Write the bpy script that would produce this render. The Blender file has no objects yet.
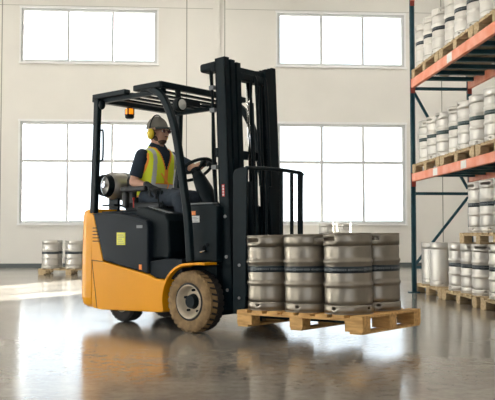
import bpy, bmesh, math, random
from mathutils import Vector, Matrix, Euler
random.seed(7)
PI = math.pi
R = math.radians
scene = bpy.context.scene
COL = scene.collection

# ------------------------------------------------------------------ materials
def nmat(name, color, rough=.5, metal=0., noise=0., nscale=8., bump=0., bscale=40., rvar=0., emit=None, estr=0., spec=.5, coat=0., col2=None, stretch=(1,1,1)):
    m = bpy.data.materials.new(name); m.use_nodes = True
    nt = m.node_tree; N = nt.nodes; L = nt.links
    b = N['Principled BSDF']
    b.inputs['Base Color'].default_value = (*color, 1)
    b.inputs['Roughness'].default_value = rough
    b.inputs['Metallic'].default_value = metal
    b.inputs['Specular IOR Level'].default_value = spec
    b.inputs['Coat Weight'].default_value = coat
    tc = N.new('ShaderNodeTexCoord'); mp = N.new('ShaderNodeMapping')
    mp.inputs['Scale'].default_value = stretch
    L.new(tc.outputs['Object'], mp.inputs['Vector'])
    if noise > 0 or col2:
        n = N.new('ShaderNodeTexNoise'); n.inputs['Scale'].default_value = nscale; n.inputs['Detail'].default_value = 6
        L.new(mp.outputs[0], n.inputs['Vector'])
        r = N.new('ShaderNodeValToRGB')
        c2 = col2 if col2 else tuple(max(0, c*(1-noise)) for c in color)
        r.color_ramp.elements[0].position = .35; r.color_ramp.elements[1].position = .65
        r.color_ramp.elements[0].color = (*c2, 1); r.color_ramp.elements[1].color = (*color, 1)
        L.new(n.outputs['Fac'], r.inputs[0]); L.new(r.outputs[0], b.inputs['Base Color'])
        if rvar > 0:
            mr = N.new('ShaderNodeMapRange'); mr.inputs['To Min'].default_value = max(0, rough-rvar); mr.inputs['To Max'].default_value = rough+rvar
            L.new(n.outputs['Fac'], mr.inputs[0]); L.new(mr.outputs[0], b.inputs['Roughness'])
    if bump > 0:
        n2 = N.new('ShaderNodeTexNoise'); n2.inputs['Scale'].default_value = bscale
        L.new(mp.outputs[0], n2.inputs['Vector'])
        bp = N.new('ShaderNodeBump'); bp.inputs['Strength'].default_value = bump; bp.inputs['Distance'].default_value = .01
        L.new(n2.outputs['Fac'], bp.inputs['Height']); L.new(bp.outputs[0], b.inputs['Normal'])
    if emit:
        b.inputs['Emission Color'].default_value = (*emit, 1); b.inputs['Emission Strength'].default_value = estr
    return m
M = {}
LS = 23
M['wall'] = nmat('wall_paint', (.83, .805, .755), .8, noise=.06, nscale=.7)
M['ceil'] = nmat('ceiling_paint', (.7, .69, .66), .9)
M['joint'] = nmat('panel_joint', (.34, .33, .29), .8)
M['frame'] = nmat('window_frame_paint', (.62, .63, .63), .5)
M['casing'] = nmat('casing_paint', (.88, .88, .87), .5)
M['basebd'] = nmat('baseboard_rubber', (.10, .12, .12), .6)
M['black'] = nmat('black_teal_paint', (.004, .012, .016), .45, noise=.3, nscale=5, spec=.13)
M['black2'] = nmat('black_plastic', (.004, .009, .012), .5, bump=.15, bscale=150, spec=.13)
M['panel'] = nmat('charcoal_panel', (.008, .014, .021), .45, noise=.2, nscale=4, spec=.13)
M['yellow'] = nmat('yellow_paint', (.88, .37, .002), .4, noise=.06, nscale=3, spec=.3)
M['seam'] = nmat('seam_dark', (.09, .035, .004), .7)
M['rubber'] = nmat('dusty_tyre_rubber', (.34, .22, .10), .85, col2=(.19, .12, .055), nscale=14, bump=.4, bscale=60)
M['rubber_dark'] = nmat('dark_tyre_rubber', (.03, .027, .025), .8, bump=.3, bscale=60)
M['rim'] = nmat('rim_paint', (.72, .62, .47), .45, noise=.25, nscale=12)
M['chrome'] = nmat('chrome', (.75, .75, .75), .12, metal=1)
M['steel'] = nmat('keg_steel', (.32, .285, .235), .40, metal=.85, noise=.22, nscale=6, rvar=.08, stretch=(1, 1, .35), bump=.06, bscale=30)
M['steel2'] = nmat('hazed_keg_steel', (.66, .635, .59), .46, metal=.65, noise=.14, nscale=6, rvar=.06, stretch=(1, 1, .35))  # keg steel lightened in colour to carry haze and window light
M['band'] = nmat('keg_band', (.010, .022, .032), .4)
M['bandgreen'] = nmat('green_keg_band', (.018, .055, .052), .4)
M['glyph'] = nmat('band_print', (.17, .19, .20), .5)
M['wood'] = nmat('pallet_wood', (.78, .47, .17), .7, col2=(.52, .28, .09), nscale=7, stretch=(1, 6, 6), bump=.3, bscale=50)
M['wood2'] = nmat('aged_pallet_wood', (.60, .46, .27), .75, col2=(.42, .30, .16), nscale=7, stretch=(6, 1, 6), bump=.3, bscale=50)
M['teal'] = nmat('rack_teal_paint', (.018, .10, .135), .45, noise=.25, nscale=9)
M['orange'] = nmat('rack_orange_paint', (.80, .23, .11), .5, noise=.18, nscale=5, col2=(.86, .36, .24))
M['red'] = nmat('red_print', (.60, .03, .02), .5)
M['rustred'] = nmat('connector_red', (.36, .06, .04), .5)
M['white'] = nmat('white_sticker', (.75, .75, .72), .5)
M['ystick'] = nmat('yellow_sticker', (.80, .78, .08), .5)
M['ostick'] = nmat('orange_sticker', (.85, .25, .04), .5)
M['grey'] = nmat('grey_plastic', (.20, .21, .22), .5)
M['skin'] = nmat('skin', (.64, .36, .25), .55, noise=.1, nscale=20)
M['beard'] = nmat('dark_hair', (.07, .04, .025), .8, bump=.5, bscale=200)
M['shirt'] = nmat('navy_shirt', (.012, .028, .05), .8, noise=.3, nscale=12, bump=.3, bscale=30)
M['jeans'] = nmat('dark_jeans', (.035, .05, .072), .85, noise=.35, nscale=14, bump=.4, bscale=25)
M['vest'] = nmat('hi_vis_yellow', (.78, .86, .03), .65, bump=.25, bscale=30)
M['trimo'] = nmat('hi_vis_orange', (.95, .34, .04), .6)
M['silver'] = nmat('reflective_silver', (.50, .53, .52), .4, metal=.3)
M['cap'] = nmat('grey_cap', (.18, .17, .145), .85, bump=.3, bscale=120)
M['cap2'] = nmat('dark_cap_panel', (.05, .06, .055), .85)
M['muff'] = nmat('yellow_ear_cup', (.88, .66, .03), .4)
M['glove'] = nmat('dark_glove', (.016, .022, .026), .7, bump=.4, bscale=80)
M['lens'] = nmat('tinted_lens', (.16, .07, .08), .08)
M['eye'] = nmat('eye_white', (.7, .68, .65), .3)
M['boot'] = nmat('boot_leather', (.03, .022, .018), .6)
M['amber'] = nmat('amber_lens', (.95, .30, .01), .25, emit=(1, .3, .01), estr=.6)
M['tank'] = nmat('tank_grey', (.46, .44, .41), .4, metal=.5, noise=.25, nscale=8)
M['lampglass'] = nmat('lamp_glass', (.65, .65, .62), .15)
M['seatv'] = nmat('seat_vinyl', (.012, .015, .018), .55)
M['fillglow'] = nmat('fill_lamp_glow', (1, 1, 1), .5, emit=(1, .955, .90), estr=LS)  # glow of the added overhead fill lamps
M['ground'] = nmat('yard_concrete', (.45, .44, .42), .9)
# window glass: a real clear pane
gm = bpy.data.materials.new('window_glass'); gm.use_nodes = True
for n in list(gm.node_tree.nodes): gm.node_tree.nodes.remove(n)
_o = gm.node_tree.nodes.new('ShaderNodeOutputMaterial'); _t = gm.node_tree.nodes.new('ShaderNodeBsdfTransparent'); _g = gm.node_tree.nodes.new('ShaderNodeBsdfGlossy'); _m = gm.node_tree.nodes.new('ShaderNodeMixShader')
_t.inputs[0].default_value = (.96, .98, .98, 1); _g.inputs['Roughness'].default_value = .02; _m.inputs[0].default_value = .05
gm.node_tree.links.new(_t.outputs[0], _m.inputs[1]); gm.node_tree.links.new(_g.outputs[0], _m.inputs[2]); gm.node_tree.links.new(_m.outputs[0], _o.inputs[0])
M['glass'] = gm

def floor_mat():
    m = bpy.data.materials.new('polished_concrete'); m.use_nodes = True
    nt = m.node_tree; N = nt.nodes; L = nt.links; b = N['Principled BSDF']
    tc = N.new('ShaderNodeTexCoord')
    n1 = N.new('ShaderNodeTexNoise'); n1.inputs['Scale'].default_value = .9; n1.inputs['Detail'].default_value = 9; n1.inputs['Roughness'].default_value = .65
    n2 = N.new('ShaderNodeTexNoise'); n2.inputs['Scale'].default_value = 14; n2.inputs['Detail'].default_value = 8; n2.inputs['Roughness'].default_value = .7
    for n in (n1, n2): L.new(tc.outputs['Object'], n.inputs['Vector'])
    mx = N.new('ShaderNodeMix'); mx.data_type = 'FLOAT'; mx.inputs[0].default_value = .45
    L.new(n1.outputs['Fac'], mx.inputs[2]); L.new(n2.outputs['Fac'], mx.inputs[3])
    r = N.new('ShaderNodeValToRGB')
    r.color_ramp.elements[0].position = .36; r.color_ramp.elements[0].color = (.17, .148, .12, 1)
    r.color_ramp.elements[1].position = .66; r.color_ramp.elements[1].color = (.36, .325, .28, 1)
    L.new(mx.outputs[0], r.inputs[0])
    # sawn joints every 3.6 m
    br = N.new('ShaderNodeTexBrick'); br.offset = 0; br.inputs['Scale'].default_value = 1
    br.inputs['Brick Width'].default_value = 3.6; br.inputs['Row Height'].default_value = 3.6
    br.inputs['Mortar Size'].default_value = .004; br.inputs['Mortar Smooth'].default_value = .1
    mpj = N.new('ShaderNodeMapping'); mpj.inputs['Location'].default_value = (1.2, 1.05, 0)
    L.new(tc.outputs['Object'], mpj.inputs[0]); L.new(mpj.outputs[0], br.inputs['Vector'])
    mj = N.new('ShaderNodeMix'); mj.data_type = 'RGBA'
    L.new(br.outputs['Fac'], mj.inputs[0]); L.new(r.outputs[0], mj.inputs[6]); mj.inputs[7].default_value = (.04, .035, .03, 1)
    L.new(mj.outputs[2], b.inputs['Base Color'])
    mr = N.new('ShaderNodeMapRange'); mr.inputs['From Min'].default_value = .3; mr.inputs['From Max'].default_value = .7
    mr.inputs['To Min'].default_value = .09; mr.inputs['To Max'].default_value = .2
    L.new(mx.outputs[0], mr.inputs[0]); L.new(mr.outputs[0], b.inputs['Roughness'])
    bp = N.new('ShaderNodeBump'); bp.inputs['Strength'].default_value = .05; bp.inputs['Distance'].default_value = .01
    L.new(n2.outputs['Fac'], bp.inputs['Height']); L.new(bp.outputs[0], b.inputs['Normal'])
    b.inputs['Specular IOR Level'].default_value = .5
    return m
M['floor'] = floor_mat()

# ------------------------------------------------------------------ helpers
def tag(o, label=None, cat=None, group=None, kind=None):
    if label: o['label'] = label
    if cat: o['category'] = cat
    if group: o['group'] = group
    if kind: o['kind'] = kind
    return o
def empty(name, label, cat, mw=Matrix(), group=None):
    o = bpy.data.objects.new(name, None); COL.objects.link(o); o.empty_display_size = .2
    o.matrix_world = mw; tag(o, label, cat, group); return o
def link(name, bm, mats, parent=None, bevel=0., smooth=False, off=None, seg=2):
    if off is not None: bmesh.ops.translate(bm, vec=-Vector(off), verts=bm.verts)
    bmesh.ops.recalc_face_normals(bm, faces=bm.faces)
    me = bpy.data.meshes.new(name); bm.to_mesh(me); bm.free()
    if not isinstance(mats, (list, tuple)): mats = [mats]
    for m in mats: me.materials.append(m)
    if smooth:
        for p in me.polygons: p.use_smooth = True
    o = bpy.data.objects.new(name, me); COL.objects.link(o)
    if parent: o.parent = parent
    if bevel > 0:
        b = o.modifiers.new('bevel', 'BEVEL'); b.width = bevel; b.segments = seg; b.limit_method = 'ANGLE'; b.angle_limit = R(40)
    return o
def B(): return bmesh.new()
def box(bm, x0, x1, y0, y1, z0, z1, mi=0, mat=None):
    vs = [bm.verts.new((x, y, z)) for x in (x0, x1) for y in (y0, y1) for z in (z0, z1)]
    for f in ((0,1,3,2),(4,6,7,5),(0,4,5,1),(2,3,7,6),(0,2,6,4),(1,5,7,3)):
        fc = bm.faces.new([vs[i] for i in f]); fc.material_index = mi
    if mat is not None: bmesh.ops.transform(bm, matrix=mat, verts=vs)
    return vs
def bar(bm, p, q, w, t, up=(0,0,1), mi=0):
    """box beam from p to q, w across, t along 'up'"""
    p = Vector(p); q = Vector(q); d = q-p; L = d.length; d.normalize()
    u = Vector(up); s = d.cross(u)
    if s.length < 1e-4: s = d.cross(Vector((1,0,0)))
    s.normalize(); u = s.cross(d)
    m = Matrix((( *(d.x, s.x, u.x), p.x), (d.y, s.y, u.y, p.y), (d.z, s.z, u.z, p.z), (0,0,0,1)))
    return box(bm, 0, L, -w/2, w/2, -t/2, t/2, mi, m)
def frame_at(d):
    d = Vector(d).normalized(); a = Vector((0,0,1)) if abs(d.z) < .9 else Vector((1,0,0))
    s = d.cross(a).normalized(); return s, s.cross(d)
def loft(bm, rings, close=True, cap=True, mi=0):
    vr = [[bm.verts.new(p) for p in r] for r in rings]
    n = len(vr[0])
    for a, b in zip(vr, vr[1:]):
        for i in range(n if close else n-1):
            j = (i+1) % n
            f = bm.faces.new((a[i], a[j], b[j], b[i])); f.material_index = mi
    if cap and close:
        f = bm.faces.new(vr[0][::-1]); f.material_index = mi
        f = bm.faces.new(vr[-1]); f.material_index = mi
    return vr
def tube(bm, pts, r, seg=12, mi=0, closed=False):
    pts = [Vector(p) for p in pts]; rs = r if isinstance(r, (list, tuple)) else [r]*len(pts)
    rings = []; prev = None; n = len(pts)
    for i, p in enumerate(pts):
        if closed: d = pts[(i+1) % n]-pts[i-1]
        else: d = pts[min(i+1, n-1)]-pts[max(i-1, 0)]
        d.normalize()
        if prev is None: s, t = frame_at(d)
        else:
            s = prev-d*prev.dot(d); s.normalize(); t = s.cross(d)
        prev = s
        rings.append([p+rs[i]*(math.cos(2*PI*k/seg)*s+math.sin(2*PI*k/seg)*t) for k in range(seg)])
    if closed: rings.append(rings[0]); loft(bm, rings, cap=False, mi=mi); bmesh.ops.remove_doubles(bm, verts=bm.verts, dist=1e-6)
    else: loft(bm, rings, mi=mi)
def arcpts(pts, n=6):
    """Catmull-Rom through points"""
    P = [Vector(p) for p in pts]; P = [2*P[0]-P[1]]+P+[2*P[-1]-P[-2]]; out = []
    for i in range(1, len(P)-2):
        for k in range(n):
            t = k/n; a, b, c, d = P[i-1:i+3]
            out.append(.5*((2*b)+(c-a)*t+(2*a-5*b+4*c-d)*t*t+(-a+3*b-3*c+d)*t**3))
    out.append(P[-2]); return out
def cyl(bm, p, q, r, r2=None, seg=24, mi=0): tube(bm, [p, q], [r, r if r2 is None else r2], seg, mi)
def lathe(bm, prof, seg=40, axis='Z', c=(0,0,0), mi=0, cap=True):
    c = Vector(c); rings = []
    for r, h in prof:
        ring = []
        for k in range(seg):
            a = 2*PI*k/seg; x, y = r*math.cos(a), r*math.sin(a)
            v = {'Z': Vector((x, y, h)), 'Y': Vector((x, h, y)), 'X': Vector((h, x, y))}[axis]
            ring.append(c+v)
        rings.append(ring)
    loft(bm, rings, cap=cap, mi=mi)
def prism(bm, poly, y0, y1, mi=0):
    """poly in x,z extruded along y"""
    a = [bm.verts.new((x, y0, z)) for x, z in poly]; b = [bm.verts.new((x, y1, z)) for x, z in poly]
    n = len(poly)
    for i in range(n):
        f = bm.faces.new((a[i], a[(i+1) % n], b[(i+1) % n], b[i])); f.material_index = mi
    f = bm.faces.new(a[::-1]); f.material_index = mi; f = bm.faces.new(b); f.material_index = mi
def ell(bm, c, r, rot=None, sub=3, mi=0):
    m = Matrix.Translation(Vector(c)) @ (rot.to_matrix().to_4x4() if rot else Matrix()) @ Matrix.Diagonal((*r, 1))
    g = bmesh.ops.create_icosphere(bm, subdivisions=sub, radius=1, matrix=m)
    for v in g['verts']:
        for f in v.link_faces: f.material_index = mi
    return g['verts']
def limb(bm, pts, rs, seg=16):
    """chain of tapered rounded segments for remeshing"""
    for i in range(len(pts)-1):
        tube(bm, [pts[i], pts[i+1]], [rs[i], rs[i+1]], seg)
    for p, r in zip(pts, rs): ell(bm, p, (r, r, r), sub=2)
def remesh(name, bm, mat, parent, voxel, off=None, smooth_it=4):
    if off is not None: bmesh.ops.translate(bm, vec=-Vector(off), verts=bm.verts)
    bmesh.ops.recalc_face_normals(bm, faces=bm.faces)
    me = bpy.data.meshes.new(name+'_src'); bm.to_mesh(me); bm.free()
    o = bpy.data.objects.new(name+'_src', me); COL.objects.link(o)
    r = o.modifiers.new('r', 'REMESH'); r.mode = 'VOXEL'; r.voxel_size = voxel; r.use_smooth_shade = True
    s = o.modifiers.new('s', 'SMOOTH'); s.iterations = smooth_it; s.factor = .5
    dg = bpy.context.evaluated_depsgraph_get()
    nm = bpy.data.meshes.new_from_object(o.evaluated_get(dg)); nm.name = name
    bpy.data.objects.remove(o)
    nm.materials.clear(); nm.materials.append(mat)
    for p in nm.polygons: p.use_smooth = True; p.material_index = 0
    ob = bpy.data.objects.new(name, nm); COL.objects.link(ob); ob.parent = parent
    return ob
def dup(o, mw, label=None, group=None):
    r = o.copy(); COL.objects.link(r); r.parent = None; r.matrix_world = mw
    if label: r['label'] = label
    if group: r['group'] = group
    for ch in o.children:
        c = ch.copy(); COL.objects.link(c); c.parent = r
        for g in ch.children:
            d = g.copy(); COL.objects.link(d); d.parent = c
    return r

def each(name, bm, mats, parent=None, **k):
    """link every loose piece of bm as an object of its own"""
    if k.get('off') is not None: bmesh.ops.translate(bm, vec=-Vector(k.pop('off')), verts=bm.verts)
    seen = set(); out = []
    for f0 in bm.faces:
        if f0 in seen: continue
        st = [f0]; grp = []; seen.add(f0)
        while st:
            f = st.pop(); grp.append(f)
            for e in f.edges:
                for g in e.link_faces:
                    if g not in seen: seen.add(g); st.append(g)
        nb = bmesh.new(); mp = {}
        for f in grp:
            nf = nb.faces.new([mp.setdefault(v, None) or mp.__setitem__(v, nb.verts.new(v.co)) or mp[v] for v in f.verts]); nf.material_index = f.material_index
        out.append(link(name, nb, mats, parent, **k))
    bm.free(); return out
# ------------------------------------------------------------------ camera (world: back wall along X at Y=20.05)
cam = bpy.data.cameras.new('camera'); co = bpy.data.objects.new('camera', cam); COL.objects.link(co)
cam.sensor_width = 36; cam.lens = 800/495*36; cam.clip_end = 300
co.location = (0, 0, .8); co.rotation_euler = (PI/2+math.atan(35/800), 0, R(-4.1))
scene.camera = co

# ------------------------------------------------------------------ setting
WY = 20.05; WT = .25; XL = -9.; XR = 9.; YF = -9.; CH = 7.6
def setting(name, bm, mat, parent=None, bevel=0, kind=True, **k):
    o = link(name, bm, mat, parent, bevel, **k)
    if kind and parent is None: o['kind'] = 'structure'
    return o
bm = B(); box(bm, XL-.3, XR+.3, YF-.3, WY+WT, -.2, 0); setting('floor', bm, M['floor'])
bm = B(); box(bm, XL-.3, XR+.3, YF-.3, WY+WT, CH, CH+.2); setting('ceiling', bm, M['ceil'])
bm = B(); box(bm, -60, 60, -60, 80, -.5, -.21); setting('ground', bm, M['ground'])
wins = [(-4.2, -.845, 5.1, 6.46, 0), (-4.2, -.845, 1.085, 3.62, 1), (2.2, 5.48, 5.1, 6.46, 0), (2.2, 5.48, 1.085, 3.62, 1)]
def wall_with_holes(name, x0, x1, y0, y1, holes, mat, z1=CH):
    bm = B()
    zs = sorted({0, z1, *[h[2] for h in holes], *[h[3] for h in holes]}); xs = sorted({x0, x1, *[h[0] for h in holes], *[h[1] for h in holes]})
    vx = {}
    def V(i, j, y):
        k = (i, j, y)
        if k not in vx: vx[k] = bm.verts.new((xs[i], y, zs[j]))
        return vx[k]
    def solid(i, j):
        if not (0 <= i < len(xs)-1 and 0 <= j < len(zs)-1): return False
        cx, cz = (xs[i]+xs[i+1])/2, (zs[j]+zs[j+1])/2
        return not any(h[0] < cx < h[1] and h[2] < cz < h[3] for h in holes)
    for i in range(len(xs)-1):
        for j in range(len(zs)-1):
            if not solid(i, j): continue
            bm.faces.new((V(i,j,y0), V(i+1,j,y0), V(i+1,j+1,y0), V(i,j+1,y0)))
            bm.faces.new((V(i,j,y1), V(i,j+1,y1), V(i+1,j+1,y1), V(i+1,j,y1)))
            if not solid(i-1, j): bm.faces.new((V(i,j,y0), V(i,j+1,y0), V(i,j+1,y1), V(i,j,y1)))
            if not solid(i+1, j): bm.faces.new((V(i+1,j,y0), V(i+1,j,y1), V(i+1,j+1,y1), V(i+1,j+1,y0)))
            if not solid(i, j-1): bm.faces.new((V(i,j,y0), V(i,j,y1), V(i+1,j,y1), V(i+1,j,y0)))
            if not solid(i, j+1): bm.faces.new((V(i,j+1,y0), V(i+1,j+1,y0), V(i+1,j+1,y1), V(i,j+1,y1)))
    return setting(name, bm, mat)
wall_with_holes('wall_back', XL, XR, WY, WY+WT, wins, M['wall'])
dock = (-5.5, 2.5, .0, 3.0)
wall_with_holes('wall_front', XL, XR, YF-WT, YF, [dock], M['wall'])
bm = B(); box(bm, XR, XR+WT, YF, WY, 0, CH); setting('wall_right', bm, M['wall'])
bm = B()
box(bm, XL-WT, XL, YF, WY, 0, 1.1); box(bm, XL-WT, XL, YF, WY, 3.7, CH)
for a, b_ in ((YF, -3), (2, 4.5), (9.5, 11), (16, WY)): box(bm, XL-WT, XL, a, b_, 1.1, 3.7)
setting('wall_left', bm, M['wall'])
bm = B()
for a, b_ in ((-3, 2), (4.5, 9.5), (11, 16)):
    for k in range(5):
        y = a+(b_-a)*k/4
        box(bm, XL-.16, XL-.1, max(a, y-.03), min(b_, y+.03), 1.1, 3.7)
    for z in (1.13, 2.4, 3.67): box(bm, XL-.16, XL-.1, a, b_, z-.03, z+.03)
setting('trim_4', bm, M['frame'])
for n, (x0, x1, z0, z1, tr) in enumerate(wins):
    bm = B(); F = .07; y0, y1 = WY+.02, WY+.12
    box(bm, x0, x0+F, y0, y1, z0, z1); box(bm, x1-F, x1, y0, y1, z0, z1)
    box(bm, x0+F, x1-F, y0, y1, z0, z0+F); box(bm, x0+F, x1-F, y0, y1, z1-F, z1)
    for k in (1, 2):
        x = x0+(x1-x0)*(.345 if k == 1 else .672); box(bm, x-.032, x+.032, y0+.01, y1-.01, z0+F, z1-F)
    if tr: box(bm, x0+F, x1-F, y0+.015, y1-.015, 2.605, 2.675)
    w = setting('window_%d' % (n+1), bm, M['frame'])
    bm = B(); box(bm, x0+.05, x1-.05, WY+.065, WY+.075, z0+.05, z1-.05); link('window_pane', bm, M['glass'], w)
    bm = B(); box(bm, x0-.05, x1+.05, WY-.035, WY+.02, z1, z1+.05); box(bm, x0-.04, x0, WY-.02, WY+.02, z0, z1); box(bm, x1, x1+.04, WY-.02, WY+.02, z0, z1)
    box(bm, x0-.05, x1+.05, WY-.05, WY+.02, z0-.045, z0); link('window_casing', bm, M['casing'], w)
bm = B(); box(bm, XL, XR, WY-.02, WY, 0, .1); setting('baseboard_back', bm, M['basebd'])
bm = B()
for x in (-4.67, -.1, .86, 6.45): box(bm, x-.012, x+.012, WY-.004, WY+.002, .1, CH)
setting('trim_1', bm, M['joint'])
bm = B(); box(bm, .56, .74, WY-.05, WY, .1, CH); setting('trim_2', bm, M['wall'])
bm = B()
for x0, x1 in ((XL, -.1), (-.1, .56), (.86, XR)): box(bm, x0, x1, WY-.003, WY+.001, 6.52, 6.53)
setting('trim_3', bm, M['joint'])
# added fill lamps above the frame, brightening the room and window wall
for i, (x, y) in enumerate([(x, y) for x in (-5.5, 0, 5.5) for y in (-3, 5, 11, 17.3)]):
    bm = B(); box(bm, x-.75, x+.75, y-.25, y+.25, CH-.35, CH-.27); t = link('fill_lamp', bm, M['white'], bevel=.01)
    bm = B()
    for dx in (-.6, .6): cyl(bm, (x+dx, y, CH-.27), (x+dx, y, CH), .008, seg=8)
    each('hanger_rod', bm, M['grey'], t)
    bm = B(); box(bm, x-.7, x+.7, y-.2, y+.2, CH-.356, CH-.35); link('diffuser', bm, M['fillglow'], t)
    tag(t, 'added white fill lamp, %s in the %s row' % (('nearest the dock opening', 'second from dock opening', 'third from dock opening', 'nearest window wall')[i % 4], ('left', 'middle', 'right')[i//4]), 'ceiling lamp', 'added overhead fill lamps')

# ------------------------------------------------------------------ kegs
def holed_ring(bm, r, z0, z1, th, holes, seg=72, rows=6, mi=0):
    """thin cylindrical wall with slots; holes: (angle centre, half width deg, z lo, z hi)"""
    zs = sorted({z0, z1, *[h[2] for h in holes], *[h[3] for h in holes]})
    def solid(k, j):
        a = (k+.5)*360/seg; z = (zs[j]+zs[j+1])/2
        for c, hw, l, h in holes:
            if abs((a-c+180) % 360-180) < hw and l < z < h: return False
        return True
    V = {}
    def v(k, j, i):
        k %= seg
        if (k, j, i) not in V:
            a = 2*PI*k/seg; rr = r-(th if i else 0); V[(k, j, i)] = bm.verts.new((rr*math.cos(a), rr*math.sin(a), zs[j]))
        return V[(k, j, i)]
    J = len(zs)-1
    for k in range(seg):
        for j in range(J):
            if not solid(k, j): continue
            bm.faces.new((v(k,j,0), v(k+1,j,0), v(k+1,j+1,0), v(k,j+1,0)))
            bm.faces.new((v(k,j,1), v(k,j+1,1), v(k+1,j+1,1), v(k+1,j,1)))
            if j == 0 or not solid(k, j-1): bm.faces.new((v(k,j,0), v(k,j,1), v(k+1,j,1), v(k+1,j,0)))
            if j == J-1 or not solid(k, j+1): bm.faces.new((v(k,j+1,0), v(k+1,j+1,0), v(k+1,j+1,1), v(k,j+1,1)))
            if not solid((k-1) % seg, j): bm.faces.new((v(k,j,0), v(k,j+1,0), v(k,j+1,1), v(k,j,1)))
            if not solid((k+1) % seg, j): bm.faces.new((v(k+1,j,0), v(k+1,j,1), v(k+1,j+1,1), v(k+1,j+1,0)))
def make_keg(steel, band, label, group, name='beer_keg', ribs=True):
    t = empty(name, label, 'keg', group=group); Rk = .181
    bm = B()
    if ribs:
        prof = [(.03,.035),(.12,.04),(.150,.055),(.168,.066),(.176,.075),(.1785,.10),(.1785,.155),(.176,.185),(.1785,.197),(.1855,.206),(.1875,.215),(.1855,.224),(.1785,.233),(.1765,.25),(.178,.29),(.1765,.30),(.1765,.348),(.178,.352),(.1785,.365),(.1855,.375),(.1875,.384),(.1855,.393),(.1785,.402),(.1765,.42),(.1785,.45),(.1785,.485),(.174,.503),(.166,.512),(.150,.522),(.10,.532),(.04,.536),(.03,.536)]
    else:
        prof = [(.03,.035),(.12,.04),(.168,.055),(.180,.066),(.182,.085),(.182,.50),(.178,.515),(.166,.522),(.10,.532),(.03,.536)]
    lathe(bm, prof, 56); link('body', bm, steel, t, smooth=True)
    bm = B(); holed_ring(bm, .1825, .500, .588, .005, [(0, 24, .538, .562), (180, 24, .538, .562)])
    tube(bm, [(.1805*math.cos(2*PI*k/56), .1805*math.sin(2*PI*k/56), .587) for k in range(56)], .0048, 8, closed=True)
    link('top_chime', bm, steel, t, smooth=False, bevel=0)
    bm = B(); holed_ring(bm, .1825, .004, .068, .005, [(90*k+20, 4.5, .036, .050) for k in range(4)])
    tube(bm, [(.180*math.cos(2*PI*k/56), .180*math.sin(2*PI*k/56), .005) for k in range(56)], .005, 8, closed=True)
    link('bottom_chime', bm, steel, t)
    KS = Matrix.Diagonal((.962, .962, .970, 1))
    for o in t.children:
        for p in o.data.polygons: p.use_smooth = abs(p.normal.z) < .9 or o.name.startswith('body')
    bm = B(); cyl(bm, (0, 0, .53), (0, 0, .556), .03, seg=20); cyl(bm, (0, 0, .556), (0, 0, .562), .022, seg=20)
    link('tap_valve', bm, M['chrome'], t)
    if band:
        bm = B()
        holed_ring(bm, .1792, .300, .348, .003, [], seg=64)
        bd = link('label_band', bm, band, t, smooth=True)
        bm = B(); rng = random.Random(3)
        for s in (10, 100, 190, 280):
            a = s-44
            while a < s+43:
                w = rng.uniform(1.6, 3.4); h = rng.choice((.012, .016)); z = .324
                big = abs(a-s) < 5
                if big: h = .026
                for q in range(2):
                    a0, a1 = R(a+q*w*.55), R(a+q*w*.55+w*.35)
                    vs = [bm.verts.new((.1797*math.cos(x), .1797*math.sin(x), z_)) for x, z_ in ((a0, z-h/2), (a1, z-h/2), (a1, z+h/2), (a0, z+h/2))]
                    bm.faces.new(vs)
                a += w+rng.choice((.6, .8, 1.4))
        link('printed_marks', bm, M['glyph'], bd)
    for o in list(t.children)+[g for c in t.children for g in c.children]: o.data.transform(KS)
    return t

# ------------------------------------------------------------------ pallets  (long side = local X, deck top at z=.125)
def make_pallet(Lx, Ly, wood, label, group=None):
    t = empty('wooden_pallet', label, 'pallet', group=group)
    rng = random.Random(5)
    n = 8; w = .105
    for i in range(n):
        x = -Lx/2+w/2+(Lx-w)*i/(n-1)
        bm = B(); e = rng.uniform(-.004, .004); box(bm, x-w/2, x+w/2, -Ly/2+e, Ly/2+e, .107, .125); link('deck_board', bm, wood, t, bevel=.002, seg=1)
    for y in (-Ly/2+.05, 0, Ly/2-.05):
        bm = B(); box(bm, -Lx/2, Lx/2, y-.05, y+.05, .090, .107); link('stringer_board', bm, wood, t)
        for x in (-Lx/2+.075, 0, Lx/2-.075):
            bm = B(); hl = .075 if x else .06; box(bm, x-hl, x+hl, y-.05, y+.05, .016, .090); link('block', bm, wood, t, bevel=.003, seg=1)
    for x in (-Lx/2+.06, 0, Lx/2-.06):
        bm = B(); box(bm, x-.05, x+.05, -Ly/2, Ly/2, 0, .016); link('bottom_board', bm, wood, t)
    return t

# ------------------------------------------------------------------ forklift
F = Matrix.Translation((.3613, 6.9419, 0)) @ Matrix.Rotation(R(-45.1), 4, 'Z')      # x forward, y left, z up
truck = empty('forklift', 'yellow and black electric forklift driven by a man, carrying a pallet of kegs', 'forklift', F)
def P(name, bm, mat, parent=truck, **k): return link(name, bm, mat, parent, **k)
# counterweight
def plan(x0, x1, hw, r, n=5):
    pts = [(x1, -hw), (x1, hw)]
    for k in range(n+1):
        a = PI/2+PI/2*k/n; pts.append((x0+r+r*math.cos(a), hw-r+r*math.sin(a)))
    for k in range(n+1):
        a = PI+PI/2*k/n; pts.append((x0+r+r*math.cos(a), -hw+r+r*math.sin(a)))
    return pts
bm = B(); rings = []
for z, d, rr in ((.135, .05, .10), (.16, .015, .13), (.22, 0, .14), (.6, 0, .14), (.98, .01, .13), (1.02, .02, .12), (1.04, .05, .09)):
    rings.append([(x, y, z) for x, y in plan(-1.49+d, -1.26+.0*z, .53-d, rr)])
loft(bm, rings); P('counterweight', bm, M['yellow'], bevel=.006)
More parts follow.
